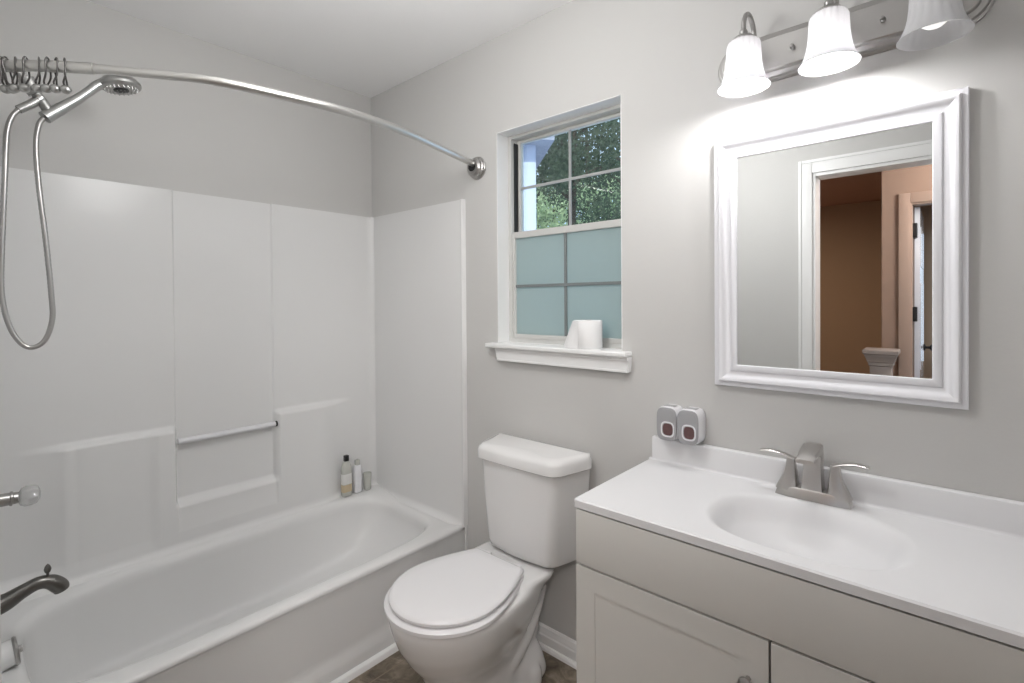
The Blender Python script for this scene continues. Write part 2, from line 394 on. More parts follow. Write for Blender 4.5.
def endpanel(sgn, ywall):
    xs = sorted(set(lin(.012, XE-.028, 14)+[.012+v for v in (.002, .006, .012, .02, .03, .04)]+lin(XE-.028, XE, 12)))
    zz = sorted(set(lin(.355, TOP, 28)+[.356+v for v in (0, .001, .003, .006, .01, .015, .02, .025, .03)]))
    def h(x, z):
        v = .012+cove(max(0, z-.356), .03)*(1-ss(XE-.06, XE-.02, x))
        v += .010*ss(XE-.018, XE-.010, x)
        return v if x < XE-.001 else max(0.001, v-.003)
    bm = bmesh.new()
    V = grid(bm, lambda x, z: (x, ywall-sgn*h(x, z), z), xs, zz)
    top = [bm.verts.new((x, ywall, TOP)) for x in xs]
    for i in range(len(xs)-1): bm.faces.new((V[i][-1], V[i+1][-1], top[i+1], top[i]))
    sd = [bm.verts.new((XE+.003, ywall, z)) for z in zz]
    for j in range(len(zz)-1): bm.faces.new((V[-1][j], V[-1][j+1], sd[j+1], sd[j]))
    return bm
obj('end_panel', endpanel(1, 0), M['gel'], TUB, auto=50)
obj('end_panel', endpanel(-1, Y1), M['gel'], TUB, auto=50)
bm = bmesh.new()                                   # narrow flange of the surround down to the floor beside the apron
box(bm, XE-.004, XE+.004, -.014, -.001, .0, .36, .002); obj('wall_flange', bm, M['gel'], TUB)
bm = bmesh.new(); tube(bm, [(.040, -.955, .822), (.040, -.548, .822)], .0120, 16); gb = obj('grab_bar', bm, M['plas'], TUB)
bm = bmesh.new(); lathe(bm, [(0.0122, 0), (.013, .002), (.013, .008), (.0115, .010)], (.040, -.562, .822), (0, 1, 0), 16); obj('bar_end', bm, M['black'], gb)

# fixtures of the tub
bm = bmesh.new(); prof = [(.0, 0), (.034, 0), (.036, .004), (.032, .010), (.014, .014), (.0, .014)]
t = thing('tub_valve', 'clear faceted acrylic shower knob on a short metal stem', 'faucet handle', (.37, -1.50, .82))
bm = bmesh.new(); lathe(bm, [(.034, 0), (.034, .004), (.028, .014), (.019, .018), (.018, .050), (.021, .052), (.021, .056), (.017, .058), (.0165, .068)], (.37, -1.5175, .826), (0, 1, -.05), 28)
obj('valve_stem', bm, M['nickel'], t)
bm = bmesh.new()
lathe(bm, [(.012, 0), (.024, .006), (.0290, .016), (.0290, .030), (.025, .042), (.013, .048)], (.37, -1.450, .823), (0, 1, -.05), 32, flute=lambda a, h: 1+.05*math.cos(8*a))
obj('knob', bm, M['acryl'], t)
t = thing('tub_spout', 'dark nickel curved tub spout with a small diverter knob', 'faucet', (.37, -1.50, .54))
pp = crom([(.37, -1.518, .520), (.37, -1.480, .526), (.37, -1.445, .541), (.37, -1.41, .552), (.37, -1.382, .545), (.37, -1.362, .524), (.37, -1.357, .510)], 6)
bm = bmesh.new(); tube(bm, pp, lambda s: .029-.010*ss(0, .45, s)+.003*math.sin(PI*max(0, s-.6)/.4), 22); obj('spout_body', bm, M['bronze'], t)
bm = bmesh.new(); lathe(bm, [(.004, -.012), (.0035, .018), (.007, .022), (.009, .030), (.007, .038), (.004, .043), (.001, .046)], (.37, -1.388, .556), (0, 0, 1), 20); obj('diverter_knob', bm, M['bronze'], t)
t = tag(obj('overflow_plate', lathe(bmesh.new(), [(.0, .051), (.038, .051), (.040, .056), (.037, .061), (.010, .064), (.010, .070), (.001, .071)], (.41, -1.5175, .388), (0, 1, .12), 32), M['nickel']),
        'round nickel overflow plate seen edge-on below the tub spout', 'overflow plate')

obj('overflow_boss', lathe(bmesh.new(), [(.050, -.01), (.044, .010), (.037, .030), (.036, .050), (.0, .050)], (.41, -1.5175, .388), (0, 1, .12), 32), M['gel'], TUB)
# hand shower on its arm
SX = .37
t = thing('hand_shower', 'chrome hand shower in its holder with a long looped metal hose', 'shower', (SX, -1.50, 2.06))
bm = bmesh.new(); tube(bm, crom([(SX, -1.505, 2.10), (SX, -1.47, 2.095), (SX, -1.435, 2.072), (SX, -1.408, 2.045)], 6), .0105, 14)
lathe(bm, [(.030, 0), (.030, .003), (.022, .010), (.011, .013)], (SX, -1.511, 2.10), (0, 1, 0), 24); obj('shower_arm', bm, M['nickel'], t)
bm = bmesh.new()
tube(bm, [(SX, -1.418, 2.058), (SX, -1.408, 2.040), (SX, -1.395, 2.020)], lambda s: .022-.003*abs(s-.4), 18)
tube(bm, [(SX, -1.400, 2.028), (SX, -1.380, 1.996), (SX, -1.366, 1.972)], lambda s: .013+.002*s, 16)
tube(bm, [(SX+.004, -1.378, 1.953), (SX+.002, -1.362, 1.970), (SX, -1.337, 1.995)], lambda s: .0185-.0015*s, 18)
obj('holder', bm, M['chrome'], t)
bm = bmesh.new(); tube(bm, [(SX, -1.392, 2.002), (SX, -1.408, 1.985), (SX, -1.434, 1.962)], lambda s: .013-.001*s, 16)
tube(bm, [(SX, -1.385, 2.012), (SX, -1.392, 2.002)], .016, 16); obj('hose_coupling', bm, M['chrome'], t)
bm = bmesh.new()
tube(bm, crom([(SX, -1.340, 1.992), (SX, -1.305, 2.028), (SX, -1.275, 2.062), (SX, -1.252, 2.090), (SX, -1.225, 2.112)], 8), lambda s: .0165-.003*math.sin(PI*s), 18)
ax = Vector((.06, .16, -1)).normalized(); hc = Vector((SX, -1.194, 2.120))
lathe(bm, [(.0, -.024), (.022, -.021), (.044, -.010), (.057, .008), (.057, .016), (.053, .021), (.020, .021)], hc, ax, 36, cap=False)
hd = obj('shower_handle', bm, M['chrome'], t)
bm = bmesh.new(); lathe(bm, [(.0535, .0205), (.048, .0245), (.020, .026), (.001, .026)], hc, ax, 36); obj('spray_face', bm, M['nickel'], hd)
bm = bmesh.new(); lathe(bm, [(.0215, .0245), (.021, .029), (.017, .030), (.001, .029)], hc, ax, 24)
obj('nozzle_ring', bm, M['black'], hd)
q = ax.to_track_quat('Z', 'Y'); bm = bmesh.new()
for r_, n_ in ((.044, 22), (.034, 16), (.012, 6)):
    for i in range(n_):
        a = 2*PI*i/n_; lathe(bm, [(.0022, .024), (.0016, .031 if r_ < .02 else .029)], hc+q @ Vector((r_*math.cos(a), r_*math.sin(a), 0)), ax, 8)
obj('nozzles', bm, M['chrome'], hd)
hose = crom([(SX, -1.432, 1.964), (SX, -1.449, 1.935), (SX, -1.460, 1.88), (SX, -1.4655, 1.75), (SX, -1.474, 1.55), (SX+.004, -1.476, 1.42), (SX+.006, -1.462, 1.33), (SX+.008, -1.438, 1.276), (SX+.01, -1.412, 1.262), (SX+.01, -1.385, 1.285),
              (SX+.008, -1.369, 1.345), (SX+.006, -1.370, 1.42), (SX+.004, -1.380, 1.58), (SX+.002, -1.393, 1.74), (SX, -1.398, 1.86), (SX+.002, -1.392, 1.925), (SX+.004, -1.380, 1.951)], 24)
bm = bmesh.new(); cnt = [0]
def hr(s): cnt[0] += 1; return .0074 if cnt[0] % 2 else .0066
tube(bm, hose, hr, 14); obj('hose', bm, M['nickel'], t, auto=80)

# ------------------------------------------------------------------ curved shower rod and curtain hooks
ZR = 1.995
rodp = crom([(.590, -1.510, ZR), (.616, -1.485, ZR), (.69, -1.418, ZR), (.772, -1.323, ZR), (.850, -1.211, ZR), (.919, -1.093, ZR), (.958, -.931, ZR), (.984, -.739, ZR), (.968, -.516, ZR), (.912, -.285, ZR), (.850, -.062, ZR), (.835, -.015, ZR-.006)], 12)
t = thing('shower_rod', 'curved satin metal shower curtain rod across the tub', 'shower rod', (.84, 0, 1.99))
i1 = min(range(len(rodp)), key=lambda i: (rodp[i]-Vector((.772, -1.323, ZR))).length)
i2 = min(range(len(rodp)), key=lambda i: (rodp[i]-Vector((.919, -1.093, ZR))).length)
bm = bmesh.new(); tube(bm, rodp[:i1+1], .0142, 20); obj('rod_sleeve', bm, M['rodm'], t)
bm = bmesh.new(); tube(bm, rodp[i1-1:i2+2], .0118, 20); obj('rod_tube', bm, M['rodm'], t)
bm = bmesh.new(); tube(bm, rodp[i2:], .0132, 20); obj('rod_sleeve', bm, M['rodm'], t)
bm = bmesh.new(); lathe(bm, [(.049, 0), (.050, .006), (.046, .010), (.047, .016), (.041, .020), (.040, .030), (.033, .037), (.020, .039)], (.838, 0, 1.983), (0, -1, 0), 40)
obj('flange', bm, M['nickel'], t)
bm = bmesh.new(); lathe(bm, [(.022, .037), (.022, .0405), (.001, .0405)], (.838, 0, 1.985), (0, -1, 0), 32); obj('socket', bm, M['black'], t)
bm = bmesh.new(); lathe(bm, [(.044, 0), (.045, .006), (.036, .020), (.030, .036), (.0, .038)], (.592, -1.5155, 1.99), (0, 1, 0), 40); obj('flange', bm, M['nickel'], t)
def rod_at(px):
    px = px if px < 40 else 40+(px-40)*40/55.
    # arc position of a hook, linear in the hook's place along the left sleeve
    s = px/40.
    i = 12+s*12; j = int(i); f = i-j; return rodp[j].lerp(rodp[j+1], f), (rodp[j+1]-rodp[j]).normalized()
def hook_bm(ball_dx, twist):
    bw = bmesh.new(); bb = bmesh.new()
    R = .0185; pts = []
    bl = Vector((ball_dx, 0, -.057))
    for k in range(17):
        a = math.radians(205-k*230/16)            # over the rod
        pts.append(Vector((0, R*math.cos(a), R*math.sin(a)+.0025)))
    pts = [bl+Vector((-.003, -.002, .010)), Vector((ball_dx*.7-.004, -.006, -.040)), Vector((ball_dx*.3, -.013, -.024))]+pts+[Vector((ball_dx*.3+.003, .012, -.026)), bl+Vector((.003, .002, .012))]
    rot = Matrix.Rotation(twist, 3, 'Z')
    tube(bw, [rot @ p for p in crom(pts, 3)], .0021, 8)
    bmesh.ops.create_uvsphere(bb, u_segments=20, v_segments=14, radius=.0118, matrix=Matrix.Translation(rot @ bl) @ Matrix.Diagonal((1.0, .9, .92, 1)))
    return bw, bb
hooks = [(2.5, .006, .5, 'shower curtain hook at the left edge of the photo'), (8, .010, -.3, 'second shower curtain hook from the left edge'), (18, -.002, .35, 'third shower curtain hook from the left edge'),
         (28, -.004, -.25, 'curtain hook above the hand shower joint, fourth from left'), (39, -.003, .30, 'fifth shower curtain hook from the left edge'),
         (49, -.004, -.35, 'third shower curtain hook from the right end of the row'), (57.5, -.002, .45, 'second to last shower curtain hook on the right of the row'), (66, .002, .2, 'rightmost shower curtain hook beside the bare rod')]
for k, (px, dx, tw, lab) in enumerate(hooks):
    p, d = rod_at(px)
    t = thing('curtain_hook', 'dark wire and ball '+lab, 'curtain hook', p, 'curtain hooks on the left end of the shower rod')
    bw, bb = hook_bm(dx, 0)
    rz = math.atan2(d.y, d.x)+.55+tw*.5
    for nm, b_, mm in (('hook_wire', bw, M['wire']), ('ball', bb, M['chrome'])):
        for v in b_.verts: v.co = Matrix.Rotation(rz, 3, 'Z') @ v.co + p
        obj(nm, b_, mm, t, auto=80)

# ------------------------------------------------------------------ bottles on the tub corner
zb = .388
t = thing('soap_bottle', 'clear shampoo bottle with black cap, pale label and amber liquid on the tub corner', 'bottle', (.066, -.212, zb))
def brick(bm, cx, cy, hx, hy, zprof, n=4, rot=0., N=32):
    rings = []
    for (s, z) in zprof:
        rings.append([(cx+sup(2*PI*i/N, hx*s, hy*s, n)[0]*math.cos(rot)-sup(2*PI*i/N, hx*s, hy*s, n)[1]*math.sin(rot), cy+sup(2*PI*i/N, hx*s, hy*s, n)[0]*math.sin(rot)+sup(2*PI*i/N, hx*s, hy*s, n)[1]*math.cos(rot), z) for i in range(N)])
    return loft(bm, rings)
M['bottle'] = mat('pale_clear_plastic', (.70, .71, .66), .15, trans=.25, var=.02)
M['amber'] = mat('amber_liquid', (.55, .45, .30), .3, var=.05)
M['label'] = mat('white_paper_label', (.74, .74, .72), .6, var=.02)
obj('bottle_body', brick(bmesh.new(), .066, -.212, .017, .026, [(.88, zb), (1, zb+.006), (1, zb+.13), (.95, zb+.150), (.70, zb+.168), (.45, zb+.176), (.42, zb+.182)]), M['bottle'], t)
obj('cap', brick(bmesh.new(), .066, -.212, .0105, .0115, [(1, zb+.180), (1, zb+.206), (.93, zb+.208)], 8), M['black'], t)
obj('label', brick(bmesh.new(), .066, -.212, .0175, .0266, [(1, zb+.062), (1, zb+.115)], 4), M['label'], t)
obj('liquid', brick(bmesh.new(), .066, -.212, .0174, .0264, [(1, zb+.022), (1, zb+.060)], 4), M['amber'], t)
t = thing('lotion_tube', 'slim white bottle with a clear top beside the black-capped bottle', 'bottle', (.062, -.142, zb))
obj('bottle_body', brick(bmesh.new(), .062, -.146, .016, .021, [(.95, zb), (1, zb+.004), (1, zb+.120), (.9, zb+.135), (.6, zb+.143)]), M['plas'], t)
obj('cap', brick(bmesh.new(), .062, -.146, .010, .012, [(1, zb+.141), (1, zb+.168), (.8, zb+.171)]), M['bottle'], t)
t = tag(obj('clear_cup', lathe(bmesh.new(), [(.017, 0), (.019, .004), (.022, .085), (.0215, .087), (.0205, .084), (.0175, .006), (.0, .005)], (.068, -.090, zb), (0, 0, 1), 28, cap=False), M['bottle']),
        'small clear cup in the tub corner right of the white bottle', 'cup')

# ------------------------------------------------------------------ toilet
TX = 1.185
t = thing('toilet', 'white two-piece toilet with round closed lid between tub and vanity', 'toilet', (TX, -.36, 0))
def tring(cx, cy, hx, hy, n, z, N=48): return [(cx+sup(2*PI*i/N, hx, hy, n)[0], cy+sup(2*PI*i/N, hx, hy, n)[1], z) for i in range(N)]
def egg(cx, yb, yf, hw, z, N=72, back=.72, sq=2.0):
    """egg outline: rounded front at yf (toward the room), straight back edge of half width hw*back at yb"""
    ym = yb+(yf-yb)*.55; r = []; nf = N//2; ns = N//6; nb = N-nf-2*ns
    for i in range(nf): a = PI+PI*i/nf; r.append((cx+hw*math.cos(a), ym-(ym-yf)*math.sin(a)*-1, z))
    hb = hw*back
    def side(u): return hb+(hw-hb)*(1-u**1.65), ym+(yb-ym)*u
    for i in range(ns): x, y = side(i/ns); r.append((cx+x, y, z))
    for i in range(nb): u = i/nb; r.append((cx+hb*(1-2*u), yb, z))
    for i in range(ns): x, y = side(1-i/ns); r.append((cx-x, y, z))
    return r
bm = bmesh.new()
N = 72
def er(yb, yf, hw, z, back=.8): return egg(TX, yb, yf, hw, z, N, back)
loft(bm, [er(-.20, -.590, .124, 0), er(-.20, -.590, .126, .012), er(-.205, -.580, .116, .045), er(-.215, -.572, .108, .10), er(-.22, -.578, .110, .15),
          er(-.225, -.602, .126, .20), er(-.22, -.640, .153, .25), er(-.21, -.672, .178, .305), er(-.20, -.690, .192, .355), er(-.19, -.697, .197, .385), er(-.185, -.695, .196, .402), er(-.19, -.688, .190, .411)])
# deck under the tank
def dk(hw, y0, y1, z, n=6): return tring(TX, (y0+y1)/2, hw, (y1-y0)/2, n, z)
loft(bm, [dk(.080, -.33, -.10, .14), dk(.086, -.34, -.10, .24), dk(.105, -.34, -.10, .31), dk(.140, -.33, -.105, .365), dk(.168, -.33, -.11, .398), dk(.174, -.33, -.11, .418), dk(.168, -.325, -.115, .424)])
# rear foot and trapway
loft(bm, [tring(TX, -.20, .118, .135, 3, 0), tring(TX, -.20, .118, .13, 3, .02), tring(TX, -.20, .104, .115, 3, .075), tring(TX, -.20, .080, .10, 3, .12), tring(TX, -.20, .080, .10, 3, .20)])
for s in (-1, 1):
    tube(bm, crom([(TX+s*.060, -.11, .33), (TX+s*.066, -.155, .25), (TX+s*.068, -.22, .17), (TX+s*.062, -.30, .11), (TX+s*.050, -.38, .05)], 6), .043, 16)
    lathe(bm, [(.030, 0), (.028, .05), (.020, .066), (.0, .070)], (TX+s*.106, -.185, 0), (0, 0, 1), 20)
bowl = obj('bowl', bm, M['porcelain'], t, auto=180)
rm = bowl.modifiers.new('weld', 'REMESH'); rm.mode = 'VOXEL'; rm.voxel_size = .005; rm.use_smooth_shade = True
sm = bowl.modifiers.new('smooth', 'SMOOTH'); sm.factor = .5; sm.iterations = 40
bm = bmesh.new()
loft(bm, [er(-.268, -.690, .187, .409, .60), er(-.268, -.690, .187, .4125, .60), er(-.262, -.700, .198, .414, .60), er(-.258, -.706, .203, .416, .60), er(-.258, -.706, .203, .426, .60), er(-.262, -.700, .197, .431, .62)]); obj('seat', bm, M['seat'], t, auto=40)
bm = bmesh.new()
loft(bm, [er(-.262, -.678, .176, .4335, .60), er(-.262, -.678, .178, .436, .60), er(-.250, -.691, .191, .438, .60), er(-.250, -.692, .192, .446, .60), er(-.253, -.688, .188, .451, .60), er(-.262, -.676, .178, .4545, .60), er(-.30, -.62, .14, .456, .60)]); obj('lid', bm, M['seat'], t, auto=40)
for s in (-1, 1): obj('hinge', B(TX+s*.075-.018, TX+s*.075+.018, -.252, -.228, .422, .446, .006), M['seat'], t)
def tank(cx, yb, yf, wb, wf, z, r=.03, ins=0., sc=-.010, rb=.5):
    """plan of the tank: narrower at the front, rounded corners, slight bow"""
    wb -= ins; wf -= ins; yf += ins; yb -= ins
    cs = [(cx+wb, yb, r*rb), (cx-wb, yb, r*rb), (cx-wf, yf, r), (cx+wf, yf, r)]
    out = []
    for i, (x, y, rr) in enumerate(cs):
        p = Vector((x, y)); a = Vector(cs[i-1][:2]); b = Vector(cs[(i+1) % 4][:2])
        da, db = (a-p).normalized(), (b-p).normalized(); k = rr*1.3
        P0, P2 = p+da*k, p+db*k
        for s in range(9):
            u = s/8; q_ = P0*(1-u)**2+p*2*u*(1-u)+P2*u*u; out.append((q_.x, q_.y, z))
        if i == 2:
            for s in range(1, 12):
                u = s/12; a0 = P2; b0 = Vector((cs[3][0], cs[3][1])) + (Vector(cs[2][:2])-Vector(cs[3][:2])).normalized()*cs[3][2]*1.3
                q_ = a0.lerp(b0, u); out.append((q_.x, q_.y+sc*math.sin(PI*u), z))
    return out
TC = 1.212
bm = bmesh.new()
loft(bm, [tank(TC-.002, -.03, -.170, .175, .135, .432), tank(TC, -.025, -.183, .195, .152, .440), tank(TC, -.022, -.190, .200, .158, .465), tank(TC, -.02, -.196, .214, .170, .62), tank(TC, -.02, -.199, .226, .181, .778)])
obj('tank', bm, M['porcelain'], t, auto=50)
bm = bmesh.new()
loft(bm, [tank(TC, -.018, -.208, .236, .188, .776, .034, 0, -.004, 1.), tank(TC, -.015, -.214, .242, .194, .780, .036, 0, -.004, 1.), tank(TC, -.015, -.214, .242, .194, .812, .036, 0, -.004, 1.), tank(TC, -.018, -.208, .239, .190, .822, .036, 0, .0, 1.), tank(TC, -.024, -.198, .231, .182, .830, .036, 0, .012), tank(TC, -.04, -.178, .212, .160, .833, .03, 0, .030)])
obj('tank_lid', bm, M['porcelain'], t, auto=50)
for s in (-1, 1): obj('tank_bolt', lathe(bmesh.new(), [(.009, 0), (.009, .022)], (TC+s*.125, -.13, .420), (0, 0, 1), 6), M['bronze'], t)

# ------------------------------------------------------------------ vanity
VX0, VX1, VF = 1.672, 2.652, -.448
t = thing('vanity_cabinet', 'white shaker bathroom vanity cabinet under the white sink top', 'cabinet', (2.16, -.23, 0))
bm = bmesh.new()
box(bm, VX0, VX0+.016, VF, -.002, 0, .832); box(bm, VX1-.016, VX1, VF, -.002, 0, .832); box(bm, VX0+.016, VX1-.016, VF+.02, -.002, .09, .106)
box(bm, VX0+.016, VX1-.016, VF+.05, VF+.065, 0, .09); box(bm, VX0+.016, VX1-.016, -.018, -.002, .106, .832)
obj('body', bm, M['cab'], t, smooth=False)
bm = bmesh.new(); box(bm, VX0+.016, VX1-.016, VF, VF+.014, .106, .832); obj('face_frame', bm, M['gap'], t, smooth=False)
obj('false_drawer_front', B(VX0-.003, VX1+.003, VF-.020, VF-.001, .684, .8285, .0015), M['cab'], t)
def door(x0, x1):
    z0, z1 = .10, .6785; r = .058
    bm = bmesh.new(); y0, y1 = VF-.020, VF-.001
    box(bm, x0, x0+r, y0, y1, z0, z1); box(bm, x1-r, x1, y0, y1, z0, z1); box(bm, x0+r, x1-r, y0, y1, z1-r, z1); box(bm, x0+r, x1-r, y0, y1, z0, z0+r)
    grid(bm, lambda u, v: (u, y0+.0022, v), [x0+r, x1-r], [z0+r, z1-r])
    for (a, b) in (((x0+r, z0+r), (x1-r, z0+r)), ((x1-r, z0+r), (x1-r, z1-r)), ((x1-r, z1-r), (x0+r, z1-r)), ((x0+r, z1-r), (x0+r, z0+r))): pass
    return obj('door', bm, M['cab'], t, smooth=False)
dl = door(VX0-.003, 2.1465); dr = door(2.1515, VX1+.003)
for d_, kx in ((dl, 2.107), (dr, 2.191)):
    bm = bmesh.new(); lathe(bm, [(.006, 0), (.0055, .010), (.010, .015), (.0145, .020), (.0145, .025), (.008, .029), (.001, .030)], (kx, VF-.020, .583), (0, -1, 0), 24); obj('knob', bm, M['nickel'], d_)

t = thing('sink_countertop', 'white cultured marble countertop with integral oval sink basin and backsplash', 'countertop', (2.16, -.23, .834))
CX0, CX1, CY0 = 1.662, 2.664, -.469; SXc, SYc, SA, SB = 2.165, -.258, .204, .160
def topz(x, y):
    q_ = ((abs(x-SXc)/SA)**2.5+(abs(y-SYc)/SB)**2.5)**(1/2.5)
    z = .856
    if q_ < 1.06:
        t_ = min(1, (1.06-q_)/.90); z -= .112*(1-(1-t_)**2.1)*ss(-.03, .30, t_)
    z += cove(-.021-y if y < -.021 else 0, .007)
    return z
xs = sorted(set(lin(CX0+.004, 1.93, 10)+lin(1.93, 2.40, 76)+lin(2.40, CX1-.004, 10))); yy = sorted(set(lin(CY0+.004, -.44, 2)+lin(-.44, -.06, 62)+lin(-.06, -.035, 3)+[-.033, -.030, -.027, -.024, -.022, -.021]))
bm = bmesh.new(); V = grid(bm, lambda x, y: (x, y, topz(x, y)), xs, yy)
def skirt(vs, off):
    a = [bm.verts.new((v.co.x+off[0], v.co.y+off[1], v.co.z-.004)) for v in vs]; b = [bm.verts.new((v.co.x, v.co.y, .833)) for v in a]
    for i in range(len(vs)-1): bm.faces.new((vs[i], vs[i+1], a[i+1], a[i])); bm.faces.new((a[i], a[i+1], b[i+1], b[i]))
skirt([V[i][0] for i in range(len(xs))], (0, -.004)); skirt([V[0][j] for j in range(len(yy))], (-.004, 0)); skirt([V[-1][j] for j in range(len(yy))], (.004, 0))
for s_, X in ((1, CX0), (-1, CX1)):
    bm.faces.new([bm.verts.new(p) for p in ((X, CY0, .852), (X+s_*.004, CY0+.004, .856), (X, CY0, .833))])
obj('counter_slab', bm, M['marble'], t, auto=40)
bm = bmesh.new()
prof = [(-.0005, .84), (-.021, .84), (-.021, .925), (-.019, .930), (-.015, .932), (-.0005, .932)]
loft(bm, [[(CX0+.012, u, v) for u, v in prof], [(CX1-.004, u, v) for u, v in prof]]); obj('backsplash', bm, M['marble'], t, auto=40)
bm = bmesh.new()
lathe(bm, [(.026, 0), (.026, .003), (.020, .005), (.014, .003), (.001, .003)], (SXc, -.235, .7375), (0, 0, 1), 28); obj('drain', bm, M['nickel'], t)

# faucet
FX = 2.152; FY = -.062; FZ = .8572
t = thing('sink_faucet', 'brushed nickel two-handle faucet on the white sink top', 'faucet', (FX, FY, FZ))
def rect(cx, cy, hx, hy, z, r=.25, N=28): return [(cx+sup(2*PI*i/N, hx, hy, 6)[0], cy+sup(2*PI*i/N, hx, hy, 6)[1], z) for i in range(N)]
bm = bmesh.new(); loft(bm, [rect(FX, FY, .090, .027, FZ), rect(FX, FY, .089, .026, FZ+.004), rect(FX, FY, .083, .023, FZ+.024), rect(FX, FY, .080, .021, FZ+.027)]); obj('base_plate', bm, M['fnickel'], t)
for s in (-1, 1):
    bm = bmesh.new(); cx = FX+s*.055
    loft(bm, [rect(cx+s*.006, FY, .027, .023, FZ+.016), rect(cx+s*.002, FY, .022, .021, FZ+.035), rect(cx-s*.002, FY, .0160, .018, FZ+.055), rect(cx-s*.004, FY, .0120, .015, FZ+.080), rect(cx-s*.004, FY, .0100, .012, FZ+.099)])
    h_ = obj('handle', bm, M['fnickel'], t)
    bm = bmesh.new(); rings = []
    for k in range(15):
        u = k/14; x = cx-s*.012+s*(.082*u); z = FZ+.096+.016*math.sin(PI*.68*u); hy = .012-.002*u; th = .0056-.0028*u
        rings.append([(x, FY+hy*math.cos(a)-.012*u, z+th*math.sin(a)) for a in [2*PI*i/14 for i in range(14)]])
    loft(bm, rings); obj('lever', bm, M['fnickel'], h_)
bm = bmesh.new(); rings = []
def srect(hx, c, u, v, hh):    # cross-section: width along x, hh along the direction u/v in the y-z plane
    return [(FX+a, c[0]+b*u, c[1]+b*v) for a, b in [sup(2*PI*i/28+PI/4, hx, hh, 14) for i in range(28)]]
for (y, z, u, v, hh, hx) in ((-.058, .015, 1, 0, .026, .0260), (-.057, .050, 1, 0, .023, .0235), (-.056, .085, 1, 0, .021, .0215), (-.056, .112, .93, .36, .023, .0210), (-.060, .128, .72, .69, .024, .0208), (-.076, .134, .22, .975, .013, .0208), (-.105, .133, .18, .98, .0080, .0212), (-.135, .127, .22, .97, .0060, .0215), (-.158, .120, .24, .97, .0050, .0215)):
    rings.append(srect(hx, (y, FZ+z), u, v, hh))
loft(bm, rings); obj('spout', bm, M['fnickel'], t, auto=32)

# air fresheners
for k, (x0, lab) in enumerate(((1.710, 'left one of two white air freshener boxes on the backsplash end'), (1.779, 'right one of two white air freshener boxes, its side in view'))):
    x1 = x0+.068; z0, z1 = .938, 1.047; xc, zc = (x0+x1)/2, (z0+z1)/2; hx, hz = (x1-x0)/2, (z1-z0)/2
    t = thing('air_freshener', lab, 'air freshener', (xc, -.034, z0), 'air fresheners on the backsplash')
    bm = bmesh.new()
    loft(bm, [[(xc+s_*a, y, zc+s_*b) for a, b in [sup(2*PI*i/48, hx, hz, 4.2) for i in range(48)]] for (y, s_) in ((-.001, .96), (-.006, 1), (-.052, 1), (-.060, .97), (-.064, .92))]); bd = obj('body', bm, M['plas'], t, auto=50)
    bm = bmesh.new()
    loft(bm, [[(xc+s_*a, y, zc+s_*b) for a, b in [sup(2*PI*i/48, hx, hz, 4.2) for i in range(48)]] for (y, s_) in ((-.0615, .965), (-.0655, .95), (-.066, .92))]); obj('face_plate', bm, M['plasg'], t, auto=40)
    bm = bmesh.new(); zw = zc-.016
    loft(bm, [[(xc+.004+a*s_, y, zw+b*s_) for a, b in [sup(2*PI*i/40, .019, .021, 3.2) for i in range(40)]] for (y, s_) in ((-.066, 1.18), (-.0675, 1.14), (-.0675, 1.0), (-.066, .95))], True, False, False); obj('window_ring', bm, M['plas'], t, auto=50)
    bm = bmesh.new()
    loft(bm, [[(xc+.005+a*s_, y, zw+b*s_) for a, b in [sup(2*PI*i/40, .0165, .019, 3) for i in range(40)]] for (y, s_) in ((-.0655, 1), (-.0668, .97))]); obj('refill_window', bm, M['red'], t, auto=50)
    bm = bmesh.new(); box(bm, xc-.018, xc+.018, -.045, -.020, z1-.0015, z1+.0008, .0005); obj('vent', bm, M['plasg'], t)

# ------------------------------------------------------------------ toilet paper on the sill
t = thing('toilet_paper_roll', 'white toilet paper roll standing on the window sill', 'toilet paper', (1.402, .012, 1.2115))
bm = bmesh.new(); lathe(bm, [(.020, .0), (.052, .0), (.0535, .002), (.0535, .102), (.052, .104), (.020, .104)], (1.402, .012, 1.2118), (0, 0, 1), 48, cap=False)
loft(bm, [[(1.402+.020*math.cos(a), .012+.020*math.sin(a), z) for a in [2*PI*i/48 for i in range(48)]] for z in (1.2118, 1.3158)], True, False, False)
obj('paper', bm, M['paper'], t, auto=50)
bm = bmesh.new(); lathe(bm, [(.0198, .001), (.0198, .103), (.019, .103), (.019, .001), (.0198, .001)], (1.402, .012, 1.2118), (0, 0, 1), 32, cap=False); obj('core', bm, M['card'], t)
bm = bmesh.new()
def sheet(u, v):     # loose end hanging off the left side of the roll, flaring out at the bottom
    a = math.radians(262-52*u); fl = (.002+.030*(1-v))*u**1.2
    r = .0545+fl; return (1.402+r*math.cos(a)-.010*u*(1-v), .012+r*math.sin(a), 1.2125+.1025*v)
grid(bm, sheet, lin(0, 1, 16), lin(0, 1, 8)); obj('loose_sheet', bm, M['paper'], t, auto=80)

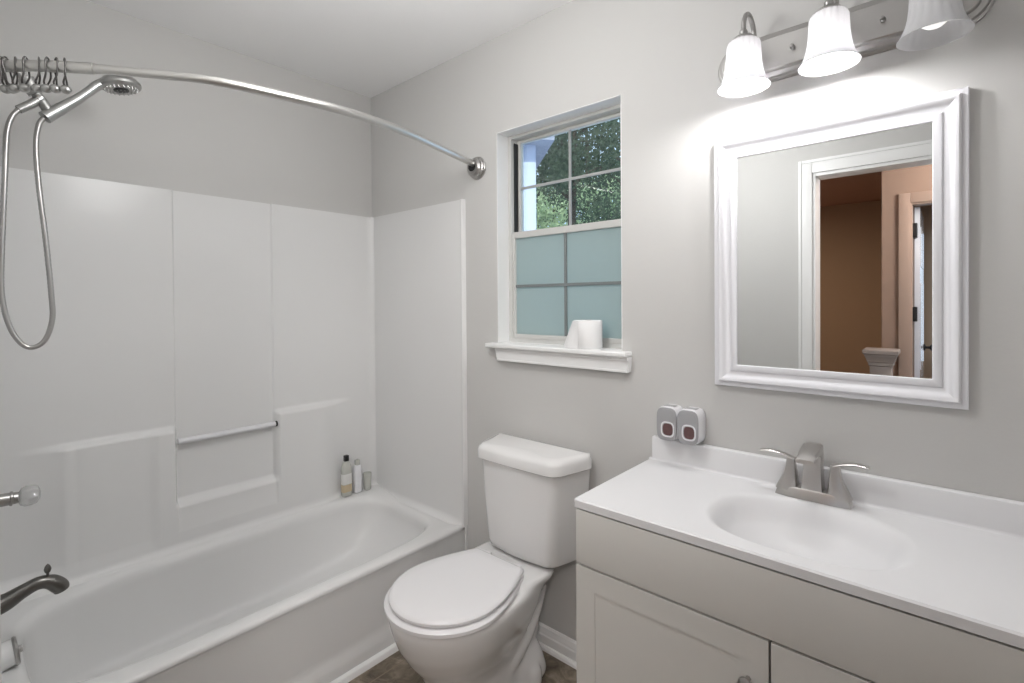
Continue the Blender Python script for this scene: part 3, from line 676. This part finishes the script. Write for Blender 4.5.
# ------------------------------------------------------------------ mirror
t = thing('wall_mirror', 'rectangular mirror in a white moulded frame above the sink', 'mirror', (2.17, 0, 1.134))
mx0, mx1, mz0, mz1 = 1.880, 2.460, 1.128, 1.877
prof = [(0, -.0005), (0, .018), (.002, .020), (.013, .020), (.0145, .027), (.018, .030), (.022, .029), (.030, .022), (.038, .016), (.046, .0135), (.048, .017), (.0515, .0185), (.060, .0180), (.064, .0165), (.066, .010), (.066, .003)]
bm = bmesh.new(); cr = []
for (sx, sz) in ((0, 0), (1, 0), (1, 1), (0, 1)):
    cr.append([((mx1-d if sx else mx0+d), -h, (mz1-d if sz else mz0+d)) for d, h in prof])
cr.append(cr[0]); R_ = [[bm.verts.new(p) for p in r] for r in cr[:4]]; R_.append(R_[0])
for a, b in zip(R_, R_[1:]):
    for i in range(len(prof)-1): bm.faces.new((a[i], a[i+1], b[i+1], b[i]))
obj('mirror_frame', bm, M['frame'], t, auto=30)
obj('mirror_glass', B(mx0+.064, mx1-.064, -.011, -.004, mz0+.064, mz1-.064), M['mirror'], t, smooth=False)

# ------------------------------------------------------------------ vanity light
t = thing('vanity_light', 'brushed nickel three-lamp bath light bar with fluted bell shades', 'wall light', (2.2, 0, 2.085))
def stad(x0, x1, zc, hh, y, N=20):
    r = []
    for i in range(N+1): a = PI/2+PI*i/N; r.append((x0+hh+hh*math.cos(a), y, zc+hh*math.sin(a)))
    for i in range(N+1): a = -PI/2+PI*i/N; r.append((x1-hh+hh*math.cos(a), y, zc+hh*math.sin(a)))
    return r
zc = 2.083; bm = bmesh.new()
L = []
for (ins, y) in ((0, -.0005), (0, -.008), (.004, -.011), (.006, -.011), (.009, -.020), (.018, -.024), (.020, -.024), (.023, -.034), (.026, -.036)): L.append(stad(1.890+ins, 2.506-ins, zc, .068-ins, y))
loft(bm, L); obj('back_plate', bm, M['nickel'], t, auto=30)
for x in (2.10, 2.30):
    bm = bmesh.new(); lathe(bm, [(.006, 0), (.0065, .004), (.004, .008), (.0055, .012), (.0045, .016), (.001, .018)], (x, -.036, zc-.002), (0, -1, 0), 18); obj('finial', bm, M['nickel'], t)
for k, x in enumerate((2.0, 2.2, 2.4)):
    bm = bmesh.new()
    tube(bm, crom([(x+.004, -.034, 2.066), (x+.004, -.042, 2.095), (x+.004, -.046, 2.140), (x+.003, -.060, 2.170), (x+.002, -.085, 2.184), (x+.001, -.110, 2.176), (x, -.126, 2.152), (x, -.130, 2.128)], 7), .0065, 14)
    lathe(bm, [(.016, 0), (.017, .004), (.010, .010), (.007, .014)], (x+.004, -.034, 2.068), (0, -1, .2), 20)
    ar = obj('arm', bm, M['nickel'], t)
    bm = bmesh.new(); bmesh.ops.create_uvsphere(bm, u_segments=18, v_segments=12, radius=.0105, matrix=Matrix.Translation((x, -.130, 2.120))); obj('ball', bm, M['nickel'], ar)
    bm = bmesh.new(); lathe(bm, [(.006, .022), (.013, .019), (.026, .013), (.033, .006), (.034, -.001), (.030, -.004), (.001, -.004)], (x, -.130, 2.092), (0, 0, 1), 28); obj('socket_cap', bm, M['nickel'], t)
    bm = bmesh.new(); pr = [(.0310, 2.096), (.0375, 2.092), (.0410, 2.083), (.0420, 2.062), (.0430, 2.040), (.0450, 2.022), (.0485, 2.006), (.0535, 1.992), (.0590, 1.981), (.0640, 1.973), (.0670, 1.969)]
    fl = lambda a, z: 1+.055*abs(math.cos(9*a))*(ss(1.96, 2.03, z))
    lathe(bm, pr+[(r-.0025, z) for r, z in pr[::-1]], (x, -.130, 0), (0, 0, 1), 120, flute=fl, cap=False)
    sh = obj('lamp_shade', bm, M['shade'], t, auto=80)
    if k == 2: sh['label'] = 'unlit fluted bell shade'
    bm = bmesh.new(); lathe(bm, [(.013, .055), (.013, .035), (.020, .012), (.026, -.010), (.024, -.022), (.014, -.030), (.001, -.033)], (x, -.130, 2.035 if k < 2 else 2.020), (0, 0, 1), 24)
    obj('bulb', bm, M['bulb'] if k < 2 else M['bulb_off_glow'], t)
    if k < 2: light('vanity_bulb_light', 'POINT', (x, -.130, 1.985), BULB_E, (1, .988, .99), .022)

# dome lamps out of the frame; bathroom and hall ones added as fill light
for (x, y, nm, lab) in ((1.45, -.95, 'ceiling_fill_lamp', 'unseen round white dome lamp added as fill on the bathroom ceiling'), (2.95, -2.40, 'hall_fill_lamp', 'unseen round white dome lamp added as fill on the hall ceiling'),
                        (.7, -4.0, 'stair_lamp', 'round white dome lamp above the stairwell'), (3.1, -4.3, 'room_lamp', 'round white dome lamp in the far room')):
    bm = bmesh.new(); lathe(bm, [(.17, 0), (.17, .015), (.16, .03), (.13, .05), (.07, .066), (.001, .07)], (x, y, H), (0, 0, -1), 40)
    tag(obj(nm, bm, M['lampdome']), lab, 'ceiling lamp')

# ------------------------------------------------------------------ hall seen in the mirror
struct('floor_hall', B(-.3, 4.4, -6.0, -1.76, -.1, -.001), M['carpet'], smooth=False)
struct('ceiling_hall', B(-.3, 4.4, -6.0, -1.82, H, H+.1), M['hallceil'], smooth=False)
struct('wall_stairs', B(-.3, 4.4, -5.72, -5.60, 0, H), M['tan'], smooth=False)
struct('wall_stairs_side', B(-.3, -.18, -5.6, -1.82, 0, H), M['tan'], smooth=False)
struct('wall_hall_end', B(4.28, 4.4, -5.6, -1.82, 0, H), M['pink'], smooth=False)
bm = bmesh.new(); box(bm, 2.045, 2.21, -2.95, -2.85, 0, H); box(bm, 2.93, 4.28, -2.95, -2.85, 0, H); box(bm, 2.21, 2.93, -2.95, -2.85, 2.04, H)
box(bm, 2.045, 2.10, -5.6, -2.95, 0, H)
struct('wall_hall', bm, M['pink'], smooth=False)
bm = bmesh.new()
for (x0, x1, z0, z1) in ((2.140, 2.205, 0, 2.115), (2.935, 3.005, 0, 2.115), (2.205, 2.935, 2.045, 2.115)): box(bm, x0, x1, -2.852, -2.834, z0, z1, .004)
for (x0, x1, z0, z1) in ((2.202, 2.216, 0, 2.045), (2.924, 2.938, 0, 2.045), (2.216, 2.924, 2.034, 2.045)): box(bm, x0, x1, -2.952, -2.845, z0, z1, .002)
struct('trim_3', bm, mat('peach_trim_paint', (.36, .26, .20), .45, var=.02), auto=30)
D1 = bpy.data.objects.new('door_1', None); COL.objects.link(D1); D1.location = (2.20, -2.95, 0); D1['kind'] = 'structure'
def dpt(u, w_, z):    # door slab: u along the slab from the hinge, w_ out of its face
    a = math.radians(-90.5); return (2.222+u*math.cos(a)-w_*math.sin(a), -2.955+u*math.sin(a)+w_*math.cos(a), z)
bm = bmesh.new()
for (u0, u1, w0, w1, z0, z1) in [(0, .72, 0, .030, .01, 2.03)]+[(u0, u1, .030, .034, z0, z1) for (u0, u1) in ((.10, .33), (.40, .63)) for (z0, z1) in ((.15, .75), (.88, 1.50), (1.62, 1.90))]:
    c = [dpt(u, w_, z) for u in (u0, u1) for w_ in (w0, w1) for z in (z0, z1)]
    vs = [bm.verts.new(p) for p in c]
    for f in [(0, 1, 3, 2), (4, 6, 7, 5), (0, 4, 5, 1), (2, 3, 7, 6), (0, 2, 6, 4), (1, 5, 7, 3)]: bm.faces.new([vs[i] for i in f])
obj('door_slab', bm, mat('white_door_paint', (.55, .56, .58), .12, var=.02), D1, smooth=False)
for z in (1.86, 1.28, .30):
    bm = bmesh.new(); box(bm, 2.214, 2.240, -2.935, -2.875, z-.05, z+.05, .002); tube(bm, [(2.226, -2.945, z-.052), (2.226, -2.945, z+.052)], .008, 10); obj('hinge', bm, M['black'], D1)
bm = bmesh.new(); p0 = Vector(dpt(.65, .034, 1.0)); p1 = Vector(dpt(.65, .09, 1.0)); lathe(bm, [(.026, 0), (.026, .006), (.010, .012), (.010, .034), (.025, .045), (.028, .058), (.018, .070), (.001, .072)], p0, p1-p0, 24); obj('door_knob', bm, M['black'], D1)
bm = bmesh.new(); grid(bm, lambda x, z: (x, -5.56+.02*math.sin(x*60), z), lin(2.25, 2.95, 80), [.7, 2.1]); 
tag(obj('curtain', bm, M['curtain'], auto=80), 'sheer curtain with a daylight glow put in at the far window behind the hall door', 'curtain')
t = thing('newel_post', 'square white newel post with a wide cap in the mirror hall', 'newel post', (2.06, -2.69, 0))
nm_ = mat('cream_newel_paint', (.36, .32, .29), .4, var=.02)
cx, cy = 2.058, -2.69
bm = bmesh.new(); box(bm, cx-.060, cx+.060, cy-.060, cy+.060, 0, .93, .003); box(bm, cx-.072, cx+.072, cy-.072, cy+.072, 0, .14, .004); obj('post', bm, nm_, t)
bm = bmesh.new(); loft(bm, [[(cx+a, cy+b, z) for a, b in ((-h_, -h_), (h_, -h_), (h_, h_), (-h_, h_))] for (h_, z) in ((.060, .93), (.068, .935), (.068, .955), (.074, .960), (.080, .985), (.088, 1.000), (.088, 1.010), (.098, 1.016), (.098, 1.038), (.094, 1.044))]); obj('cap', bm, nm_, t, auto=25)

# ------------------------------------------------------------------ outside the window
hs = thing('neighbour_house', 'pale blue house corner with roof eave at the left edge of the upper window', 'house', (-2.02, 4.0, -3))
obj('house_wall', B(-8.0, -2.02, 4.0, 6.2, -3, 3.60), M['siding'], hs, smooth=False)
bm = bmesh.new(); prism(bm, [(-8.4, 3.60), (-1.80, 3.60), (-1.80, 3.72), (-5.0, 5.3), (-8.4, 5.4)], 'y', 3.75, 6.4); obj('house_roof', bm, mat('grey_roof', (.30, .32, .40), .8, var=.1), hs, smooth=False)
hs.rotation_euler.z = math.radians(48)
def tree(name, lab, x, y, r, zc_, hz, n, lm, leaf, tr=.13):
    t = thing(name, lab, 'tree', (x, y, -3), 'trees outside the window')
    bm = bmesh.new(); tube(bm, crom([(x, y, -3), (x+.08, y, -.5), (x-.06, y+.05, 1.5), (x+.1, y, zc_), (x+.05, y, zc_+hz*.7)], 6), lambda s: tr*(1-.7*s), 12)
    for k in range(9):
        a = random.uniform(0, 2*PI); z = zc_-hz*.6+k*.16*hz
        e = Vector((x+math.cos(a)*r*.8, y+math.sin(a)*r*.8, z+random.uniform(.3, .9))); s_ = Vector((x+.02, y, z))
        tube(bm, crom([s_, s_.lerp(e, .5)+Vector((0, 0, .1)), e], 4), lambda s: tr*.35*(1-.8*s), 8)
    obj('trunk', bm, M['bark'], t)
    bm = bmesh.new(); cl = [Vector((random.gauss(0, .48), random.gauss(0, .48), random.gauss(0, .48))) for _ in range(26)]
    for i in range(n):
        c = random.choice(cl); v = c+Vector((random.gauss(0, .16), random.gauss(0, .16), random.gauss(0, .16)))
        p = Vector((x+v.x*r, y+v.y*r, zc_+v.z*hz))
        a = Vector((random.gauss(0, 1), random.gauss(0, 1), random.gauss(0, .6))).normalized(); b = a.orthogonal().normalized()
        b = Matrix.Rotation(random.uniform(0, 2*PI), 3, a) @ b; c_ = a.cross(b); L_ = leaf*random.uniform(.6, 1.3)
        bm.faces.new([bm.verts.new(q_) for q_ in (p-b*L_, p+c_*L_*.45, p+b*L_, p-c_*L_*.45)])
    me = bpy.data.meshes.new('foliage'); bm.to_mesh(me); bm.free(); me.materials.append(lm)
    o = bpy.data.objects.new('foliage', me); COL.objects.link(o); o.parent = t; o.matrix_parent_inverse = Matrix.Translation(-t.location)
tree('leafy_tree', 'dark leafy tree in the right half of the upper window', -1.35, 6.1, 1.15, 3.7, 1.7, 9000, M['leafd'], .040, .16)
tree('leafy_tree', 'dark leafy tree in the left half of the upper window', -4.2, 8.0, 1.5, 4.9, 2.0, 11000, M['leafd'], .050, .16)
tree('leafy_tree', 'bright green tree low behind the left upper panes', -8.3, 11.8, 1.5, 3.9, 1.5, 11000, M['leafl'], .060)
tree('leafy_tree', 'bright green tree low behind the right upper panes', -4.6, 11.2, 1.4, 3.7, 1.4, 9000, M['leafl'], .060, .10)
tree('leafy_tree', 'tall dark tree farthest back outside the window', -9.3, 16.5, 3.0, 6.4, 3.4, 12000, M['leafd'], .10, .2)
